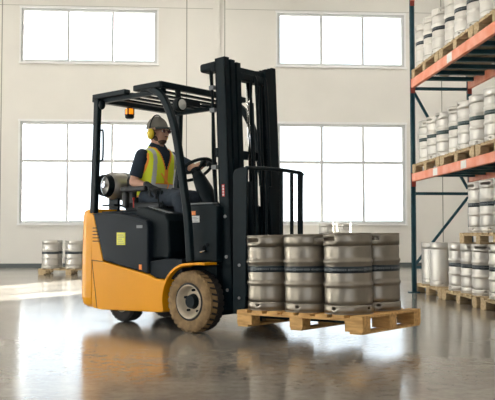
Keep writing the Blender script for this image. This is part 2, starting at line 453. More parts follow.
# forward yellow wedge of counterweight top, louvres, seams
bm = B(); prism(bm, [(-1.262, .56), (-1.262, 1.0), (-1.255, 1.02), (-1.225, .93), (-1.10, .56)], -.528, .528); wedge = P('rear_side_panel', bm, M['yellow'], bevel=.005)
bm = B()
for k in range(5):
    for s in (-1, 1):
        y0, y1 = sorted((s*.5285, s*.532)); box(bm, -1.245, -1.185+.012*k, y0, y1, .86-.03*k, .868-.03*k)
each('louvre_slot', bm, M['black'], wedge)
for s in (-1, 1):
    bm = B(); y0, y1 = sorted((s*.40, s*.53))
    skirt = [(-1.255, .57), (-1.255, .20), (-1.235, .135), (-1.12, .125), (-.31, .150), (-.315, .30), (-.27, .42), (-.40, .43), (-.49, .462), (-.70, .495), (-1.09, .558)]
    prism(bm, skirt, y0, y1); P('side_skirt', bm, M['yellow'], bevel=.008)
bm = B()
for s in (-1, 1):
    y0, y1 = sorted((s*.529, s*.5315))
    prism(bm, [(-1.258, .57), (-1.252, .57), (-1.170, .130), (-1.178, .130)], y0, y1)
    prism(bm, [(-1.26, .566), (-1.26, .572), (-1.09, .562), (-1.09, .556)], y0, y1)
each('panel_seam', bm, M['seam'], truck)
bm = B(); box(bm, -1.25, .16, -.36, .36, .14, .55); box(bm, -1.26, -.28, -.42, .42, .2, .46); P('chassis', bm, M['black'])
# battery hood side panels
hood = [(-1.225, .93), (-1.10, .57), (-.70, .50), (-.495, .466), (-.495, .88), (-.52, .925), (-.62, .955), (-.80, .985), (-1.0, 1.005), (-1.20, 1.005), (-1.245, .99)]
bm = B(); prism(bm, hood, -.527, .527); P('battery_hood', bm, M['panel'], bevel=.015, seg=3)
bm = B()
for s in (-1, 1):
    y0, y1 = sorted((s*.500, s*.531))
    top = [(-1.245, .992), (-1.10, .988), (-.95, .972), (-.75, .943), (-.57, .905), (-.505, .875)]
    prism(bm, [(x, z-.006) for x, z in top]+[(x, z+.004) for x, z in top[::-1]], y0, y1)
each('hood_trim', bm, M['black2'], truck)
bm = B()
y0, y1 = -.5305, -.527
box(bm, -.905, -.790, y0, y1, .712, .822); st = P('warning_sticker', bm, M['ystick']); st['label'] = 'square yellow warning sticker'
bm = B()
for k in range(5): box(bm, -.895+.01*(k % 2), -.80-.015*(k % 3), -.5315, -.5305, .725+.018*k, .730+.018*k)
link('sticker_print', bm, M['grey'], st)
bm = B(); box(bm, -.64, -.565, y0, y1, .86, .885); P('badge', bm, M['grey'])
bm = B(); box(bm, -.605, -.57, y0, y1, .50, .545); o = P('warning_sticker', bm, M['ostick']); o['label'] = 'small orange sticker'
# rear deck under tank
bm = B(); box(bm, -1.40, -.62, -.42, .42, .98, 1.02); P('rear_deck', bm, M['black2'], bevel=.01)
# seat pedestal / side console box
bm = B(); prism(bm, [(-.72, .60), (-.30, .60), (-.285, .66), (-.30, .92), (-.34, .985), (-.60, 1.045), (-.72, 1.05)], -.47, .47); P('seat_pedestal', bm, M['black2'], bevel=.02, seg=3)
bm = B(); prism(bm, [(-.60, 1.043), (-.335, .985), (-.335, .993), (-.60, 1.052)], -.43, -.38); P('console_edge', bm, M['grey'])
# step
bm = B(); prism(bm, [(-.495, .43), (-.10, .43), (-.10, .60), (-.30, .60), (-.495, .575)], -.50, .50); P('step', bm, M['panel'], bevel=.008)
bm = B(); box(bm, -.46, .17, -.36, .36, .56, .60); P('floor_plate', bm, M['black2'])
# front cowl
bm = B(); prism(bm, [(-.16, .58), (.20, .58), (.20, 1.03), (.14, 1.06), (-.20, 1.055), (-.205, 1.02)], -.40, -.33); prism(bm, [(-.16, .58), (.20, .58), (.20, 1.03), (.14, 1.06), (-.20, 1.055), (-.205, 1.02)], .33, .40)
box(bm, .02, .20, -.33, .33, .58, 1.05); P('front_cowl', bm, M['black'], bevel=.012)
bm = B(); box(bm, -.19, .15, -.402, -.34, 1.055, 1.068); P('cowl_edge_highlight', bm, M['grey'], bevel=.004)  # lighter grey strip paints the highlight along the cowl's top edge
bm = B(); box(bm, -.13, .0, -.4025, -.4, .905, .96); o = P('instruction_sticker', bm, M['white']); o['label'] = 'white and orange instruction sticker'
bm = B(); box(bm, -.135, -.045, -.4025, -.4, .965, 1.0); o = P('warning_sticker', bm, M['ostick'])
bm = B()
for k in range(4): box(bm, -.122, -.012-.02*(k % 2), -.4032, -.4025, .912+.011*k, .916+.011*k)
P('sticker_print', bm, M['grey'])
bm = B()
cyl(bm, (.06, -.41, .69), (.06, -.39, .69), .02, seg=12); cyl(bm, (.10, -.415, .72), (.10, -.39, .72), .014, seg=12); cyl(bm, (.02, -.41, .66), (.10, -.41, .67), .008, seg=8)
P('hose_fitting', bm, M['chrome'])
# fenders
for s in (-1, 1):
    bm = B(); th = .02
    outer = []
    for k in range(15):
        a = R(198-(198-92)*k/14); outer.append((.0+.315*math.cos(a)-.0, .255+.315*math.sin(a)))
    outer += [(.10, .578), (.20, .578)]
    inner = [(x*.93, .255+(z-.255)*.93) if i < 15 else (x, z-.02) for i, (x, z) in enumerate(outer)]
    y0, y1 = sorted((s*.40, s*.545))
    prism(bm, outer+inner[::-1], y0, y1); P('fender', bm, M['yellow'], bevel=.004)
# wheels
def wheel(x, ys, s, r, wd, front=True):
    """ys = outer face y; s = side sign"""
    w = empty('w', None, None); bpy.data.objects.remove(w)
    bm = B(); n = 30; prof = []
    # profile along axis: d inward from the outer face
    pr = [(.60*r, .012), (.66*r, .004), (.80*r, 0), (.90*r, .004), (.955*r, .02), (.975*r, .03), (.975*r, wd-.03), (.955*r, wd-.02), (.80*r, wd), (.60*r, wd-.012)]
    lathe(bm, [(a, ys-s*d) for a, d in pr], 60, 'Y', (x, 0, r), cap=False)
    lathe(bm, [(.60*r, ys-s*.012), (.60*r, ys-s*(wd-.012))], 60, 'Y', (x, 0, r), cap=False)
    for f in bm.faces:
        c = f.calc_center_median(); f.material_index = 1 if (abs(c.y-ys) > .03 and math.hypot(c.x-x, c.z-r) > .9*r) else 0
        f.smooth = True
    # tread lugs
    for k in range(n):
        a = 2*PI*k/n
        for h in (0, 1):
            d0, d1 = (.012, wd*.46) if h == 0 else (wd*.54, wd-.012)
            aa = a+(PI/n if h else 0); da = .075
            vs = box(bm, -1, 1, 0, 1, -1, 1, 0 if h == 0 else 1)
            for v in vs:
                sx = v.co.x; sz = v.co.z; d = d0+(d1-d0)*v.co.y
                rr = r*(.94 if sz < 0 else (1.0 if .03 < d < wd-.03 else .978)); ang = aa+sx*da*(1 if sz < 0 else .85)+(d-d0)*.9*(1 if h else -1)
                v.co = Vector((x+rr*math.cos(ang), ys-s*d, r+rr*math.sin(ang)))
    bmesh.ops.recalc_face_normals(bm, faces=bm.faces)
    ty = P('tyre' , bm, [M['rubber'] if front else M['rubber_dark'], M['rubber_dark']])
    bm = B(); lathe(bm, [(.545*r, ys-s*.006), (.53*r, ys+s*.0), (.51*r, ys-s*.004), (.47*r, ys-s*.045), (.42*r, ys-s*.08), (.30*r, ys-s*.085), (.24*r, ys-s*.06), (.0001, ys-s*.06)], 48, 'Y', (x, 0, r), cap=False)
    lathe(bm, [(.0001, ys-s*(wd-.03)), (.60*r, ys-s*(wd-.03))], 48, 'Y', (x, 0, r), cap=False)
    rim = link('rim', bm, M['rim'], ty, smooth=True)
    bm = B(); lathe(bm, [(.61*r, ys-s*.010), (.58*r, ys-s*.004), (.54*r, ys-s*.008)], 48, 'Y', (x, 0, r), cap=False); link('rim_gap', bm, M['rubber_dark'], ty, smooth=True)
    bm = B(); cyl(bm, (x, ys-s*.065, r), (x, ys-s*.02, r), .25*r, .2*r, 24)
    link('hub', bm, M['black2'], ty)
    for k in range(5):
        a = 2*PI*k/5+.3; bm = B(); cx_, cz_ = x+.36*r*math.cos(a), r+.36*r*math.sin(a)
        cyl(bm, (cx_, ys-s*.075, cz_), (cx_, ys-s*.048, cz_), .011, seg=6); link('wheel_nut', bm, M['black2'], ty)
wheel(0, -.532, -1, .256, .18); wheel(0, .532, 1, .256, .18)
wheel(-1.08, -.33, -1, .20, .14, False); wheel(-1.08, .33, 1, .20, .14, False)

# overhead guard
def gp(pts, w=.055, t=.075): return pts
for s in (-1, 1):
    y = -.505 if s < 0 else .545
    bm = B(); bar(bm, (-1.262, y, 1.0), (-1.235, y, 1.6), .05, .075, up=(1,0,0)); bar(bm, (-1.235, y, 1.59), (-1.218, y, 2.075), .05, .07, up=(1,0,0))
    bmesh.ops.remove_doubles(bm, verts=bm.verts, dist=.0001)
    P('rear_pillar', bm, M['black'], bevel=.012)
    path = arcpts([(-.60, y, 2.085), (-.50, y, 2.075), (-.375, y, 2.01), (-.29, y, 1.91), (-.215, y, 1.76), (-.155, y, 1.56), (-.09, y, 1.24), (-.035, y, .95), (.0, y, .58)], 5)
    bm = B(); rings = []
    for i, p in enumerate(path):
        d = (path[min(i+1, len(path)-1)]-path[max(i-1, 0)]).normalized(); nrm = Vector((-d.z, 0, d.x))
        hw = .031; rings.append([p+nrm*hw+Vector((0, -.025, 0)), p+nrm*hw+Vector((0, .025, 0)), p-nrm*hw+Vector((0, .025, 0)), p-nrm*hw+Vector((0, -.025, 0))])
    loft(bm, rings); P('front_pillar', bm, M['black'], bevel=.01)
    bm = B(); box(bm, -1.26, -.80, y-.035, y+.035, 2.055, 2.10); P('rear_roof_rail', bm, M['black'], bevel=.008)
    bm = B(); box(bm, -.69, -.34, y-.035, y+.035, 2.065, 2.115); P('front_roof_rail', bm, M['black'], bevel=.008)
    bm = B(); box(bm, -1.22, -.36, y*.93-.02, y*.93+.02, 2.02, 2.06); P('inner_roof_rail', bm, M['black'])
bm = B(); box(bm, -1.275, -1.205, -.53, .53, 2.03, 2.075); P('rear_crossbar', bm, M['black'], bevel=.008)
bm = B(); box(bm, -.385, -.33, -.53, .53, 2.06, 2.115); P('front_crossbar', bm, M['black'], bevel=.008)
for k in range(5):
    x = -1.09+.15*k; bm = B(); box(bm, x-.02, x+.02, -.48, .48, 2.052, 2.070); P('roof_slat', bm, M['black'])
bm = B(); tube(bm, arcpts([(-1.215, -.50, 1.76), (-1.17, -.50, 1.765), (-1.145, -.50, 1.74), (-1.145, -.50, 1.52), (-1.165, -.50, 1.485), (-1.22, -.50, 1.48)], 4), .009, 8); P('grab_handle', bm, M['black'], smooth=True)
bm = B(); ell(bm, (-1.165, -.50, 2.0), (.034, .03, .045)); cyl(bm, (-1.2, -.50, 2.0), (-1.165, -.50, 2.0), .018, seg=12); P('reversing_alarm', bm, M['black2'], smooth=True)
# beacon
bm = B(); cyl(bm, (-1.255, -.09, 2.04), (-1.255, -.09, 2.02), .028, seg=20); b_ = P('beacon', bm, M['black2'])
bm = B(); lathe(bm, [(.036, 2.02), (.04, 2.01), (.04, 1.965), (.036, 1.96)], 24, c=(-1.255, -.09, 0)); o = link('beacon_lens', bm, M['amber'], b_, smooth=True); o['label'] = 'amber beacon lens'
bm = B(); lathe(bm, [(.042, 1.965), (.044, 1.955), (.044, 1.935), (.03, 1.925)], 24, c=(-1.255, -.09, 0)); link('beacon_base', bm, M['black2'], b_)
bm = B()
for k in range(4):
    a = PI/2*k+.5; bar(bm, (-1.255+.042*math.cos(a), -.09+.042*math.sin(a), 1.96), (-1.255+.042*math.cos(a), -.09+.042*math.sin(a), 2.02), .01, .01)
each('beacon_guard_bar', bm, M['black2'], b_)
# work lights
for s in (-1, 1):
    y = s*.33
    bm = B(); lathe(bm, [(.03, -.36), (.055, -.35), (.062, -.32), (.062, -.285), (.054, -.28)], 28, 'X', (0, y, 1.93)); wl = P('work_light', bm, M['black2'], smooth=False)
    bm = B(); lathe(bm, [(.052, -.284), (.04, -.276), (.0001, -.272)], 28, 'X', (0, y, 1.93), cap=False); link('lamp_glass', bm, M['lampglass'], wl, smooth=True)
    bm = B(); bar(bm, (-.33, y, 1.98), (-.34, y, 2.07), .05, .02, up=(1,0,0)); bar(bm, (-.33, y, 1.93), (-.33, y-s*.20, 1.955), .02, .04); box(bm, -.35, -.30, *sorted((y-s*.07, y-s*.24)), 1.935, 1.985); link('lamp_bracket', bm, M['black2'], wl)
# tilt-back mast group
TILT = Matrix.Translation((.2, 0, .3)) @ Matrix.Rotation(R(-2.6), 4, 'Y') @ Matrix.Translation((-.2, 0, -.3))
def PT(name, bm, mat, parent=truck, **k):
    bmesh.ops.transform(bm, matrix=TILT, verts=bm.verts); return link(name, bm, mat, parent, **k)
mast = None
for s in (-1, 1):
    for i, (x0, x1, ya, yb, zt) in enumerate(((.195, .31, .335, .278, 2.275), (.207, .322, .276, .220, 2.258), (.219, .334, .218, .162, 2.24))):
        bm = B(); y0, y1 = sorted((s*ya, s*yb)); yo = s*ya
        # C channel: web + two flanges
        wy0, wy1 = sorted((s*ya, s*(ya-.018)))
        box(bm, x0, x1, wy0, wy1, .19+.02*i, zt); box(bm, x0, x0+.022, y0, y1, .19+.02*i, zt); box(bm, x1-.022, x1, y0, y1, .19+.02*i, zt)
        PT(('outer_mast_rail', 'middle_mast_rail', 'inner_mast_rail')[i], bm, M['black'], bevel=.003, seg=1)
for z, d in ((2.17, 0), (1.45, 1), (.55, 2)):
    bm = B(); box(bm, .15 if d == 0 else .17, .195, -.335, .335, z, z+.075); PT('mast_crossmember', bm, M['black'], bevel=.004)
bm = B(); box(bm, .23, .30, -.22, .22, 2.15, 2.215); box(bm, .25, .33, -.162, .162, 2.10, 2.16); PT('mast_crosshead', bm, M['black'], bevel=.004)
bm = B(); box(bm, .015, .20, -.335, -.20, 2.185, 2.26); PT('hose_guide', bm, M['black'], bevel=.02)
for s in (-1, 1):
    bm = B(); cyl(bm, (.20, s*.10, .25), (.20, s*.10, 1.95), .03, seg=16); c = PT('lift_cylinder', bm, M['black'], smooth=True)
    bm = B(); cyl(bm, (.20, s*.10, 1.95), (.20, s*.10, 2.17), .02, seg=16); PT('cylinder_rod', bm, M['chrome'], parent=c, smooth=True)
bm = B(); cyl(bm, (.27, 0.0, .3), (.27, 0.0, 1.25), .05, seg=20); c = PT('free_lift_cylinder', bm, M['black'], smooth=True)
bm = B(); cyl(bm, (.27, 0.0, 1.25), (.27, 0.0, 2.10), .022, seg=16); PT('cylinder_rod', bm, M['chrome'], parent=c, smooth=True)
for y in (-.05, .08):
    bm = B(); tube(bm, arcpts([(.34, y, .9), (.33, y, 1.6), (.34, y, 2.05), (.37, y, 2.09), (.40, y, 2.05), (.41, y, 1.2)], 5), .013, 8); PT('lift_chain', bm, M['black2'])
bm = B(); tube(bm, arcpts([(.15, -.31, .95), (.13, -.32, 1.4), (.14, -.315, 1.9), (.12, -.31, 2.19)], 6), .012, 8); tube(bm, arcpts([(.12, -.28, .95), (.115, -.28, 1.5), (.12, -.29, 2.19)], 6), .009, 8); PT('hydraulic_hose', bm, M['black2'], smooth=True)
bm = B()
for z in (1.35, 1.83, 2.02): box(bm, .12, .17, -.335, -.30, z, z+.035)
bmesh.ops.transform(bm, matrix=TILT, verts=bm.verts); each('hose_clamp', bm, M['grey'], truck)
for s in (-1, 1):
    bm = B(); cyl(bm, (-.10, s*.27, .72), (.10, s*.27, .95), .026, seg=16); cyl(bm, (.10, s*.27, .95), (.20, s*.27, 1.06), .016, seg=12); P('tilt_cylinder', bm, M['black2'], smooth=True)
# red and white label on the mast rail
bm = B(); box(bm, .235, .262, -.3375, -.335, 1.115, 1.215); o = PT('mast_sticker', bm, M['white'], label=None) if False else PT('mast_sticker', bm, M['red']); o['label'] = 'red and white upright sticker on the mast'
bm = B()
for k in range(4): box(bm, .240, .257, -.3385, -.3375, 1.122+.023*k, 1.137+.023*k); box(bm, .245, .252, -.339, -.3385, 1.126+.023*k, 1.131+.023*k, 1)
PT('sticker_print', bm, [M['white'], M['red']], parent=o)
bm = B()
for z in (.35, .62, .95): cyl(bm, (.26, -.335, z), (.26, -.343, z), .014, seg=8)
bmesh.ops.transform(bm, matrix=TILT, verts=bm.verts); each('mast_bolt', bm, M['grey'], truck)
# carriage + backrest
bm = B()
for z in (.30, .66): box(bm, .445, .49, -.37, .37, z, z+.10)
for y in (-.14, .14): box(bm, .36, .445, y-.02, y+.02, .28, .78)
PT('fork_carriage', bm, M['black'], bevel=.005)
for s in (-1, 1):
    poly = [(.345, .17), (.478, .17), (.498, 1.335), (.45, 1.345), (.375, 1.33), (.348, 1.30)]
    if s > 0: poly = [(.345, .17), (.478, .17), (.498, 1.335), (.472, 1.34), (.462, .80), (.345, .78)]
    bm = B(); y0, y1 = sorted((s*.372, s*.352)); prism(bm, poly, y0, y1); P('carriage_side_plate', bm, M['black'], bevel=.006)
    bm = B()
    for z in (.30, .56): cyl(bm, (.42, s*.372, z), (.42, s*.382, z), .012, seg=8)
    each('plate_bolt', bm, M['grey'], truck)
bm = B(); tube(bm, [(.49, -.372+.744*k/24, 1.333+.012*math.sin(PI*k/24)) for k in range(24)]+[(.49, .372, 1.32)], .016, 10)
P('backrest_top_bar', bm, M['black'], smooth=True)
for y, w in ((-.24, .018), (-.113, .018), (.08, .034), (.222, .034), (.342, .06)):
    bm = B(); box(bm, .476, .494, y-w/2, y+w/2, .72, 1.335); P('backrest_bar', bm, M['black'], bevel=.003, seg=1)
LT = Matrix.Translation((.50, 0, .095)) @ Matrix.Rotation(R(-1.15), 4, 'Y')       # load frame, slightly tilted back
for y in (-.25, .19):
    bm = B(); box(bm, .0, .045, y-.05, y+.05, .0, .66); box(bm, .045, 1.05, y-.05, y+.05, .048, .084)
    for v in bm.verts:
        if v.co.x > 1.0: v.co.z = .050 if v.co.z < .06 else .064
    bmesh.ops.transform(bm, matrix=LT @ Matrix.Translation((-.035, 0, 0)), verts=bm.verts)
    P('fork', bm, M['black'], bevel=.004)
# steering, seat, controls
sc = Vector((-.40, -.05, 1.385)); nrm = Vector((-.55, 0, .835)).normalized()
s1 = Vector((0, 1, 0)); s2 = nrm.cross(s1)
bm = B(); tube(bm, [sc+.165*(math.cos(2*PI*k/36)*s1+math.sin(2*PI*k/36)*s2) for k in range(36)], .0145, 10, closed=True)
sw = P('steering_wheel', bm, M['black2'], smooth=True)
bm = B()
for a in (30, 150, 270):
    d = math.cos(R(a))*s1+math.sin(R(a))*s2; bar(bm, sc-nrm*.02, sc+.16*d, .03, .012, up=nrm)
cyl(bm, sc-nrm*.05, sc+nrm*.005, .045, seg=20); link('spokes', bm, M['black2'], sw)
bm = B(); tube(bm, [sc-nrm*.04, sc-nrm*.10, (-.28, -.05, 1.20), (-.17, -.05, 1.0), (-.10, -.05, .62)], [.045, .06, .075, .075, .06], 16); P('steering_column', bm, M['black2'], smooth=True)
bm = B(); box(bm, -.22, .05, -.33, .33, 1.02, 1.07); P('dashboard', bm, M['black2'], bevel=.02)
bm = B()
for k, y in enumerate((-.30, -.25, -.20)): cyl(bm, (-.60, y, 1.04), (-.62, y, 1.17), .006, seg=8); ell(bm, (-.62, y, 1.18), (.014, .014, .02), sub=2)
P('control_lever', bm, M['black2'])
bm = B(); box(bm, -1.12, -.62, -.27, .20, 1.02, 1.10); se = P('seat', bm, M['seatv'], bevel=.03, seg=3)
bm = B(); prism(bm, [(-1.12, 1.05), (-1.02, 1.09), (-1.06, 1.33), (-1.08, 1.36), (-1.13, 1.36), (-1.15, 1.32)], -.22, .14); P('seat_backrest', bm, M['seatv'], bevel=.03, seg=3)
bm = B(); box(bm, -1.10, -.76, -.335, -.275, 1.20, 1.245); box(bm, -1.08, -1.02, -.33, -.28, 1.05, 1.2); P('armrest', bm, M['seatv'], bevel=.015)
bm = B(); ell(bm, (-.90, -.34, 1.13), (.014, .014, .014), sub=2); cyl(bm, (-.90, -.34, 1.05), (-.90, -.34, 1.12), .006, seg=8); P('red_release_button', bm, M['red'])
# tank
tk = empty('gas_cylinder', 'grey horizontal steel gas cylinder strapped behind the driver seat', 'gas cylinder', F @ Matrix.Translation((-1.315, -.10, 1.13)))
toff = (-1.315, -.10, 1.13)
bm = B(); cc = (-1.315, 0, 1.268)
lathe(bm, [(.03, -.325), (.075, -.32), (.105, -.30), (.126, -.27), (.132, -.235), (.132, .22), (.122, .26), (.09, .29), (.03, .30)], 40, 'Y', cc); link('body', bm, M['tank'], tk, smooth=True, off=toff)
bm = B(); rings_ = [(.092, -.365), (.100, -.365), (.110, -.305), (.102, -.305)]
lathe(bm, rings_+[rings_[0]], 40, 'Y', cc, cap=False); link('collar', bm, M['black2'], tk, off=toff)
bm = B(); cyl(bm, (-1.315, -.36, 1.268), (-1.315, -.31, 1.268), .022, seg=12); cyl(bm, (-1.315, -.345, 1.268), (-1.315, -.345, 1.31), .012, seg=10); link('valve', bm, M['chrome'], tk, off=toff)
for y in (-.12, .08):
    bm = B(); lathe(bm, [(.1325, y-.018), (.136, y-.018), (.136, y+.018), (.1325, y+.018)], 40, 'Y', cc, cap=False); link('strap', bm, M['black2'] if y > 0 else M['grey'], tk, off=toff)
bm = B()
for y in (-.22, .10): box(bm, -1.38, -1.25, y-.015, y+.015, 1.02, 1.15)
box(bm, -1.40, -1.22, -.30, .12, 1.075, 1.09); P('tank_cradle', bm, M['black2'])

# ------------------------------------------------------------------ driver (truck coordinates, shifted to his seat)
DO = (-.93, -.05, 1.10)
drv = empty('person', 'man in navy shirt, yellow hi-vis vest and grey cap driving the forklift', 'person', F @ Matrix.Translation(DO) @ Matrix.Translation((.02, 0, 0)))
HC = Vector((-.912, -.05, 1.765)); HR = Matrix.Translation(HC) @ Matrix.Rotation(R(10), 4, 'Z') @ Matrix.Rotation(R(0), 4, 'Y') @ Matrix.Scale(1.04, 4)
shR, shL = Vector((-.925, -.235, 1.535)), Vector((-.915, .135, 1.535))
elR, haR = Vector((-.975, -.295, 1.285)), Vector((-.775, -.27, 1.235))
elL, haL = Vector((-.66, .19, 1.42)), Vector((-.40, .085, 1.47))
hipR, hipL = Vector((-.94, -.145, 1.16)), Vector((-.94, .045, 1.16))
knR, knL = Vector((-.47, -.20, 1.125)), Vector((-.46, .11, 1.125))
anR, anL = Vector((-.33, -.20, .70)), Vector((-.32, .11, .70))
def TR(z):          # torso: centre x, half depth, half width
    T = [(1.08, -.94, .125, .165), (1.18, -.945, .125, .165), (1.28, -.94, .118, .158), (1.40, -.935, .125, .175), (1.49, -.93, .122, .19), (1.545, -.925, .108, .182), (1.585, -.92, .085, .135), (1.62, -.915, .066, .075), (1.66, -.912, .058, .06)]
    z = max(T[0][0], min(T[-1][0], z))
    for a, b in zip(T, T[1:]):
        if z <= b[0]:
            t = (z-a[0])/(b[0]-a[0]); return [a[i]+(b[i]-a[i])*t for i in (1, 2, 3)]
def tring(z, e=0., n=36):
    c, a, b = TR(z); out = []
    for k in range(n):
        t = 2*PI*k/n; cs, sn = math.cos(t), math.sin(t); q = 2/2.5
        out.append(Vector((c+(a+e)*abs(cs)**q*(1 if cs > 0 else -1), -.05+(b+e)*abs(sn)**q*(1 if sn > 0 else -1), z)))
    return out
def hv(*p): return HR @ Vector(p)
def headparts(bm):
    ell(bm, hv(-.012, 0, .035), (.098, .078, .092)); ell(bm, hv(.03, 0, -.035), (.066, .06, .078)); ell(bm, hv(.05, 0, -.082), (.034, .036, .028))
    ell(bm, hv(.088, 0, .018), (.012, .045, .012), sub=2)          # brow
    limb(bm, [hv(.088, 0, .005), hv(.112, 0, -.028)], [.008, .0125]); ell(bm, hv(.103, 0, -.031), (.011, .018, .009), sub=2)   # nose
    ell(bm, hv(.088, 0, -.055), (.010, .024, .006), sub=2); ell(bm, hv(.086, 0, -.067), (.010, .021, .006), sub=2)            # lips
    for s in (-1, 1):
        ell(bm, hv(-.008, s*.079, -.005), (.018, .008, .03), sub=2); ell(bm, hv(.06, s*.045, -.02), (.028, .02, .025), sub=2)
bm = B(); headparts(bm)
limb(bm, [hv(-.015, 0, -.05), Vector((-.92, -.05, 1.60))], [.056, .062])
loft(bm, [tring(z, -.012) for z in (1.09, 1.18, 1.28, 1.40, 1.49, 1.545, 1.585, 1.62)])
for sh, el_, ha in ((shR, elR, haR), (shL, elL, haL)):
    limb(bm, [sh, sh.lerp(el_, .5), el_, el_.lerp(ha, .35), ha], [.052, .047, .041, .040, .026])
for hp, kn, an in ((hipR, knR, anR), (hipL, knL, anL)): limb(bm, [hp, kn, kn.lerp(an, .35), an], [.082, .056, .052, .038])
body = remesh('body', bm, M['skin'], drv, .0075, DO)
# shirt
bm = B(); loft(bm, [tring(z, .002) for z in (1.09, 1.18, 1.28, 1.40, 1.49, 1.545, 1.585, 1.615, 1.63)])
for sh, el_ in ((shR, elR), (shL, elL)):
    e = sh.lerp(el_, .80); limb(bm, [sh, sh.lerp(el_, .45)], [.066, .063]); tube(bm, [sh.lerp(el_, .40), e], [.064, .060], 18)
remesh('shirt', bm, M['shirt'], drv, .009, DO)
bm = B(); ring = []
for k in range(25):
    t = R(-158+316*k/24)+PI; t = R(28+304*k/24)
    ring.append((t,))
pr = [[Vector((-.915+r_*1.0*math.cos(t[0]), -.05+r_*math.sin(t[0]), z-(.03*max(0, math.cos(t[0])))))for t in ring] for r_, z in ((.062, 1.655), (.070, 1.665), (.092, 1.63), (.088, 1.615))]
loft(bm, pr, close=False); c = link('collar', bm, M['shirt'], drv, smooth=True, off=DO); sm = c.modifiers.new('s', 'SOLIDIFY'); sm.thickness = .004
# trousers
bm = B()
for hp, kn, an in ((hipR, knR, anR), (hipL, knL, anL)): limb(bm, [hp, hp.lerp(kn, .5), kn, kn.lerp(an, .4), an], [.098, .086, .070, .063, .055])
ell(bm, (-.945, -.05, 1.16), (.12, .165, .085)); remesh('trousers', bm, M['jeans'], drv, .010, DO)
# boots
for nme, an in (('boot', anR), ('boot', anL)):
    bm = B(); limb(bm, [an+Vector((0, 0, .03)), an+Vector((0, 0, -.045))], [.05, .05]); limb(bm, [an+Vector((-.01, 0, -.055)), an+Vector((.10, 0, -.062)), an+Vector((.155, 0, -.066))], [.042, .038, .033]); remesh('boot', bm, M['boot'], drv, .008, DO)
# vest: open grid around torso
n = 180; NZ = 120; zs = [1.15+(1.632-1.15)*k/NZ for k in range(NZ+1)]
bm = B(); rows = [[bm.verts.new(v) for v in tring(z, .017, n)] for z in zs]
for j in range(NZ):
    z = (zs[j]+zs[j+1])/2
    for k in range(n):
        t = (360*(k+.5)/n+180) % 360-180; at = abs(t)
        c_, a_, b_ = TR(z); yy = abs(math.sin(R(t)))**.8*b_
        if z > 1.355 and yy > .162+.02*(1.632-z)/.28 and abs(math.cos(R(t))) < .80: continue
        if at < 90 and yy < .004+max(0, z-1.40)*.34 and z > 1.40: continue
        if z > 1.615 and yy < .05: continue
        mi = 0
        if 1.225 < z < 1.27: mi = 2
        elif .098 < yy < .130 and z > 1.27: mi = 2
        elif z > 1.355 and yy > .150+.02*(1.632-z)/.28: mi = 1
        elif at < 90 and z > 1.40 and yy < .016+max(0, z-1.40)*.36: mi = 1
        elif at < 4 or z < 1.165: mi = 1
        elif 1.215 < z < 1.28 : mi = 1
        f = bm.faces.new((rows[j][k], rows[j][(k+1) % n], rows[j+1][(k+1) % n], rows[j+1][k])); f.material_index = mi
bmesh.ops.delete(bm, geom=[v for v in bm.verts if not v.link_faces], context='VERTS')
v_ = link('safety_vest', bm, [M['vest'], M['trimo'], M['silver']], drv, smooth=True, off=DO); sm = v_.modifiers.new('s', 'SOLIDIFY'); sm.thickness = .004; v_['label'] = 'yellow vest with silver stripes and orange edging'
# chest tools / orange tag
bm = B(); tube(bm, arcpts([(-.80, -.11, 1.37), (-.785, -.08, 1.32), (-.79, -.03, 1.27), (-.80, -.05, 1.20)], 4), .006, 8); link('lanyard', bm, M['trimo'], drv, off=DO)
# cap
bm = B(); rings = []
for k in range(9):
    a = R(90*k/8*.985); rings.append([hv(-.012+.106*math.cos(a)*math.cos(2*PI*i/32), .086*math.cos(a)*math.sin(2*PI*i/32), .035+.108*math.sin(a)) for i in range(32)])
loft(bm, rings)
for f in bm.faces:
    c = HR.inverted() @ f.calc_center_median(); f.material_index = 1 if (c.x < -.03 and c.z < .12) else 0
hat = link('cap', bm, [M['cap'], M['cap']], drv, smooth=True, off=DO)
bm = B(); top = []; bot = []
for k in range(17):
    a = R(-72+144*k/16); ri = Vector((-.012+.104*math.cos(a), .084*math.sin(a), .042)); ext = .07*math.cos(a*1.1) if abs(a*1.1) < PI/2 else 0
    ro = ri+Vector((ext, 0, -.02*(1-abs(a)/R(72))*0-.012-.012*abs(math.sin(a)))); top.append((ri, ro))
vr = [[bm.verts.new(hv(*(i_+Vector((0, 0, dz))))) for i_ in (p[0], (p[0]+p[1])/2+Vector((0, 0, .004)), p[1])] for dz in (0,) for p in top]
for a_, b_ in zip(vr, vr[1:]):
    for i in (0, 1): bm.faces.new((a_[i], a_[i+1], b_[i+1], b_[i]))
br = link('cap_brim', bm, M['cap2'], hat, smooth=True, off=DO); sm = br.modifiers.new('s', 'SOLIDIFY'); sm.thickness = .005
bm = B(); ell(bm, hv(-.012, 0, .143), (.008, .008, .005), sub=2); link('cap_button', bm, M['cap2'], hat, off=DO)
# ear defenders
for s in (-1, 1):
    bm = B(); ell(bm, hv(-.004, s*.106, -.025), (.039, .026, .052)); e_ = link('ear_cup', bm, M['muff'], drv, smooth=True, off=DO); e_['label'] = 'yellow ear defender cup'
    bm = B(); ell(bm, hv(-.004, s*.089, -.025), (.041, .014, .053)); link('ear_cushion', bm, M['black2'], e_, smooth=True, off=DO)
bm = B(); pts = [hv(-.008, .112*math.cos(R(a)), -.005+.163*math.sin(R(a))) for a in range(0, 181, 12)]; tube(bm, pts, .006, 8); link('headband', bm, M['black2'], drv, smooth=True, off=DO)
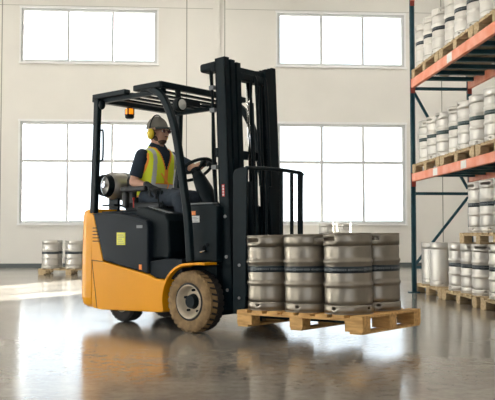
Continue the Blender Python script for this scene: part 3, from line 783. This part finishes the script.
# glasses, eyes, beard, hair
bm = B()
for s in (-1, 1): ell(bm, hv(.077, s*.031, .004), (.011, .012, .009), sub=2)
each('eye', bm, M['eye'], body, smooth=True, off=DO)
bm = B()
for s in (-1, 1): ell(bm, hv(.093, s*.033, .003), (.006, .029, .018), Euler((0, 0, R(8)+s*R(-18))), sub=3)
gl = link('safety_glasses', bm, M['lens'], drv, smooth=True, off=DO)
bm = B()
for s in (-1, 1): tube(bm, [hv(.088, s*.062, .012), hv(.03, s*.080, .010), hv(-.01, s*.083, .008)], .003, 6)
bar(bm, hv(.100, -.02, .012), hv(.100, .02, .012), .004, .004); link('glasses_frame', bm, M['black2'], gl, off=DO)
bm = B(); ell(bm, hv(.043, 0, -.084), (.046, .045, .033)); ell(bm, hv(.012, -.032, -.058), (.036, .032, .034)); ell(bm, hv(.012, .032, -.058), (.036, .032, .034)); ell(bm, hv(.093, 0, -.046), (.010, .028, .006), sub=2)
remesh('beard', bm, M['beard'], drv, .005, DO)
bm = B(); ell(bm, hv(-.03, 0, -.005), (.088, .079, .05)); remesh('hair', bm, M['beard'], drv, .007, DO)
# gloves: palm and five curled fingers
def glove(wr, fwd, side, up, curl, thumb_side):
    """wr wrist, fwd towards knuckles, side across the palm (index side +), up = back of the hand"""
    fwd = Vector(fwd).normalized(); up = Vector(up); up = (up-fwd*up.dot(fwd)).normalized(); side = fwd.cross(up)*thumb_side
    bm = B(); w = Vector(wr)
    limb(bm, [w-fwd*.05, w], [.036, .032])
    for k in range(4):
        limb(bm, [w+fwd*.01+side*(-.018+.012*k), w+fwd*.085+side*(-.033+.022*k)], [.019, .0145])
    for k, L in enumerate((.062, .078, .086, .076)):
        b0 = w+fwd*.085+side*(-.033+.022*k); d = fwd.copy(); pts = [b0]; ang = 0
        for seg_, fr in enumerate((.46, .31, .23)):
            ang += R(curl[seg_]); d = fwd*math.cos(ang)-up*math.sin(ang); pts.append(pts[-1]+d*L*fr)
        limb(bm, pts, [.0125, .0115, .0105, .009], 12)
    t0 = w+fwd*.025+side*.028; limb(bm, [t0, t0+side*.028+fwd*.022-up*.012, t0+side*.036+fwd*.048-up*.032, t0+side*.020+fwd*.062-up*.048], [.017, .014, .012, .010], 12)
    g = remesh('glove', bm, M['glove'], drv, .004, DO, 2); return g
glove(haR, (haR-elR).normalized()+Vector((.2, 0, -.25)), None, (0, -.35, 1), (35, 45, 35), 1)
glove(haL-(haL-elL).normalized()*.03, (.9, -.35, .10), None, (.1, -.2, 1), (55, 60, 40), -1)

# ------------------------------------------------------------------ load
LW = F @ LT
pal = make_pallet(1.15, .80, M['wood'], 'yellowish wooden pallet raised on the forks under six kegs', None)
pal.matrix_world = LW @ Matrix.Translation((.585, -.103, 0))
pcol = ['steel keg with dark band on the forks, near row, beside the mast', 'steel keg with dark band on the forks, near row, middle one', 'steel keg with dark band on the forks, near row, corner keg closest to viewer']
qcol = ['steel keg on the forks, far row, tucked against the load backrest', 'steel keg on the forks, far row, hidden behind the middle keg', 'steel keg with dark band on the forks, far row, rightmost beside the pallet end']
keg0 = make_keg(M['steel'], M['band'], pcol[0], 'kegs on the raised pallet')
first = True
for r, (yy, names) in enumerate(((-.31, pcol), (.075, qcol))):
    for k in range(3):
        mw = LW @ Matrix.Translation((.190+.365*k, yy, .1255)) @ Matrix.Rotation(R((-105, -10, -112, 20, 60, -75)[r*3+k]), 4, 'Z')
        if first: keg0.matrix_world = mw; first = False
        else: dup(keg0, mw, names[k])

# ------------------------------------------------------------------ rack on the right
rk = empty('pallet_rack', 'tall teal and orange pallet rack stacked with steel kegs on the right', 'storage rack', Matrix.Translation((3.09, 11, 0)))
RO = (3.09, 11, 0); X0, X1 = 3.115, 3.93; YA, YB = 11.0, 7.25; PH = 4.6
def K(name, bm, mat, **k): return link(name, bm, mat, rk, off=RO, **k)
for Y in (YA, YB):
    for X in (X0, X1):
        bm = B(); box(bm, X-.03, X+.03, Y-.008, Y+.008, 0, PH); box(bm, X-.03, X-.023, Y-.035, Y+.008, 0, PH); box(bm, X+.023, X+.03, Y-.035, Y+.008, 0, PH)
        po = K('post', bm, M['teal'])
        bm = B()
        for i in range(44): box(bm, X-.0315, X-.030, Y-.022, Y-.010, .15+.1*i, .175+.1*i)
        link('punched_slots', bm, M['black'], po, off=RO)
        bm = B(); box(bm, X-.07, X+.07, Y-.06, Y+.06, 0, .01); K('base_plate', bm, M['teal'])
    for z in (.35, 1.38, 2.86, 4.3):
        bm = B(); box(bm, X0+.035, X1-.035, Y-.02, Y+.02, z-.02, z+.02); K('horizontal_brace', bm, M['teal'])
    for (xa, za), (xb, zb) in (((X0, .40), (X1, 1.33)), ((X0, 2.80), (X1, 1.45)), ((X0, 2.92), (X1, 4.25))):
        bm = B(); bar(bm, (xa+.03, Y, za), (xb-.03, Y, zb), .03, .035); K('diagonal_brace', bm, M['teal'])
for zi, (z0, z1) in enumerate(((1.545, 1.655), (2.86, 2.985), (4.10, 4.22))):
    for X in (X0, X1):
        bm = B(); box(bm, X-.025, X+.025, YB+.036, YA-.036, z0, z1); bmo = K('beam', bm, M['orange'], bevel=.006)
        bm = B()
        for Y, s in ((YA, -1), (YB, 1)): box(bm, X-.03, X+.03, *sorted((Y+s*.045, Y+s*.034)), z0-.07, z1+.01)
        each('beam_connector', bm, M['rustred'], bmo, off=RO)
        if X == X0:
            bm = B()
            for Y in ((9.9, 8.85) if zi == 0 else (9.3,)): box(bm, X-.0265, X-.025, Y-.09, Y+.09, z0+.01, z1-.01)
            each('label_holder', bm, M['white'], bmo, off=RO)
    if zi < 2:
        for k in range(9):
            Y = YB+.25+(YA-YB-.5)*k/8; bm = B(); box(bm, X0+.02, X1-.02, Y-.03, Y+.03, z1-.055, z1-.005); K('shelf_support_bar', bm, M['teal'])
        bm = B()
        for k in range(22):
            X = X0+.04+(X1-X0-.08)*k/21; box(bm, X-.003, X+.003, YB+.1, YA-.1, z1-.006, z1)
        K('wire_deck', bm, M['grey'])
wp0 = make_pallet(1.2, .90, M['wood2'], 'x', 'wooden pallets on the rack')
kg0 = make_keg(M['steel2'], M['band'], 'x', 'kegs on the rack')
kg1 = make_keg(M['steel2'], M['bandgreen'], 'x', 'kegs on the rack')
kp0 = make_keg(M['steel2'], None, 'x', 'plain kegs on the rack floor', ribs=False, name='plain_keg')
used = set()
def put(proto, mw, label):
    if proto.name in used: return dup(proto, mw, label)
    used.add(proto.name); proto.matrix_world = mw; proto['label'] = label; return proto
RZ = Matrix.Rotation(R(90), 4, 'Z')
o3 = ('first', 'second', 'third')
rng = random.Random(11)
def stack(levelname, z, ystart, pi, which, gx=3.09, kx=None, plain=(), jit=.012):
    """pallet starting at ystart going to the camera; pi pallet ordinal words"""
    T = Matrix.Translation
    put(wp0, T((gx+.45, ystart-.6, z)) @ RZ, 'wooden pallet under kegs %s, %s' % (levelname, pi))
    for k in range(2 if plain else 3):
        for row in range(2):
            x = gx+(.185 if z > 2 else .215)+.40*row+rng.uniform(-jit, jit); y = ystart-.21-(.45 if plain else .39)*k+rng.uniform(-jit, jit)
            pr = kp0 if (k, row) in plain else which(k, row)
            lab = '%s keg %s, %s, %s, %s' % ('smooth unbanded' if pr is kp0 else 'haze-pale steel', levelname, pi, ('aisle side', 'back row')[row], ('end nearest window wall', 'middle of row', 'end nearest viewer')[k])
            put(pr, T((x, y, z+.1255)) @ Matrix.Rotation(R(rng.uniform(0, 360)), 4, 'Z'), lab)
pn = ('far pallet', 'middle pallet', 'near pallet')
for i in range(3):
    ys = 10.94-1.235*i
    stack('on upper shelf', 2.986, ys, pn[i], lambda k, r: kg0)
    stack('on lower shelf', 1.656, ys, pn[i], lambda k, r: kg1)
stack('under the rack', 0, 11.12, pn[0], lambda k, r: kg0, gx=3.16, plain=((0, 0), (1, 0), (0, 1), (1, 1), (2, 0)))
stack('under the rack', 0, 9.80, pn[1], lambda k, r: kg0, gx=3.13)
stack('under the rack', 0, 8.48, pn[2], lambda k, r: kg0, gx=3.13)
stack('atop the floor kegs', .700, 9.13, 'second tier', lambda k, r: kg0, gx=3.13)

# ------------------------------------------------------------------ pallets of kegs at the back wall
bp0 = put(wp0, Matrix.Translation((-2.43, 16.75, 0)), 'wooden pallet under kegs by the window wall at far left')
for k in range(3):
    for row in range(2):
        put(kg0, Matrix.Translation((-2.82+.465*k, 16.50+.42*row, .1255)) @ Matrix.Rotation(R(40*k+95*row), 4, 'Z'), 'steel keg by the window wall at far left, %s row, %s from left' % (('front', 'back')[row], o3[k]))
for o in list(COL.objects):
    if o.parent is None and o.get('label', '').find('window wall at far left') >= 0: o['group'] = 'kegs by the window wall at far left' if o['category'] == 'keg' else 'pallets by the window wall'
hid = ('bottom', 'second lowest', 'second highest', 'top')
for k in range(4):
    o = put(wp0, Matrix.Translation((3.42, 19.25, .126*k)), '%s pallet of the pile behind the forklift load under two pale kegs' % hid[k]); o['group'] = 'pallets piled at the window wall'
for k in range(2):
    o = put(kg0, Matrix.Translation((3.26+.42*k, 19.05, .505)) @ Matrix.Rotation(R(200+30*k), 4, 'Z'), 'pale keg top showing above the load in front of right window, %s' % ('left one', 'right one')[k]); o['group'] = 'kegs on the pallet pile behind the load'

# ------------------------------------------------------------------ light
w = bpy.data.worlds.new('sky'); scene.world = w; w.use_nodes = True
N = w.node_tree.nodes; L = w.node_tree.links; bg = N['Background']
tc = N.new('ShaderNodeTexCoord'); sx = N.new('ShaderNodeSeparateXYZ'); rp = N.new('ShaderNodeValToRGB')
L.new(tc.outputs['Generated'], sx.inputs[0]); L.new(sx.outputs['Z'], rp.inputs[0])
rp.color_ramp.elements[0].position = .0; rp.color_ramp.elements[0].color = (.86, .91, .97, 1)
rp.color_ramp.elements[1].position = .5; rp.color_ramp.elements[1].color = (.78, .89, 1, 1)
L.new(rp.outputs[0], bg.inputs[0]); bg.inputs[1].default_value = 2.2
def portal(loc, rot, sx_, sy_):
    l = bpy.data.lights.new('sky_portal', 'AREA'); l.shape = 'RECTANGLE'; l.size = sx_; l.size_y = sy_; l.cycles.is_portal = True
    o = bpy.data.objects.new('sky_portal', l); COL.objects.link(o); o.location = loc; o.rotation_euler = rot
for x0, x1, z0, z1, _ in wins: portal(((x0+x1)/2, WY+WT+.02, (z0+z1)/2), (R(-90), 0, 0), x1-x0, z1-z0)
portal(((dock[0]+dock[1])/2, YF-WT-.02, 1.5), (R(90), 0, 0), dock[1]-dock[0], 3.0)
for a, b_ in ((-3, 2), (4.5, 9.5), (11, 16)): portal((XL-WT-.02, (a+b_)/2, 2.4), (0, R(-90), 0), 2.6, b_-a)
sun = bpy.data.lights.new('sun', 'SUN'); sun.energy = 75; sun.angle = R(1.0); sun.color = (1, .97, .92)
so = bpy.data.objects.new('sun', sun); COL.objects.link(so)
so.rotation_euler = Vector((-.75, -1, -.25)).to_track_quat('-Z', 'Y').to_euler()

vs = scene.view_settings; vs.view_transform = 'Standard'; vs.look = 'None'; vs.gamma = 1; vs.use_curve_mapping = False
vs.exposure = 0.5
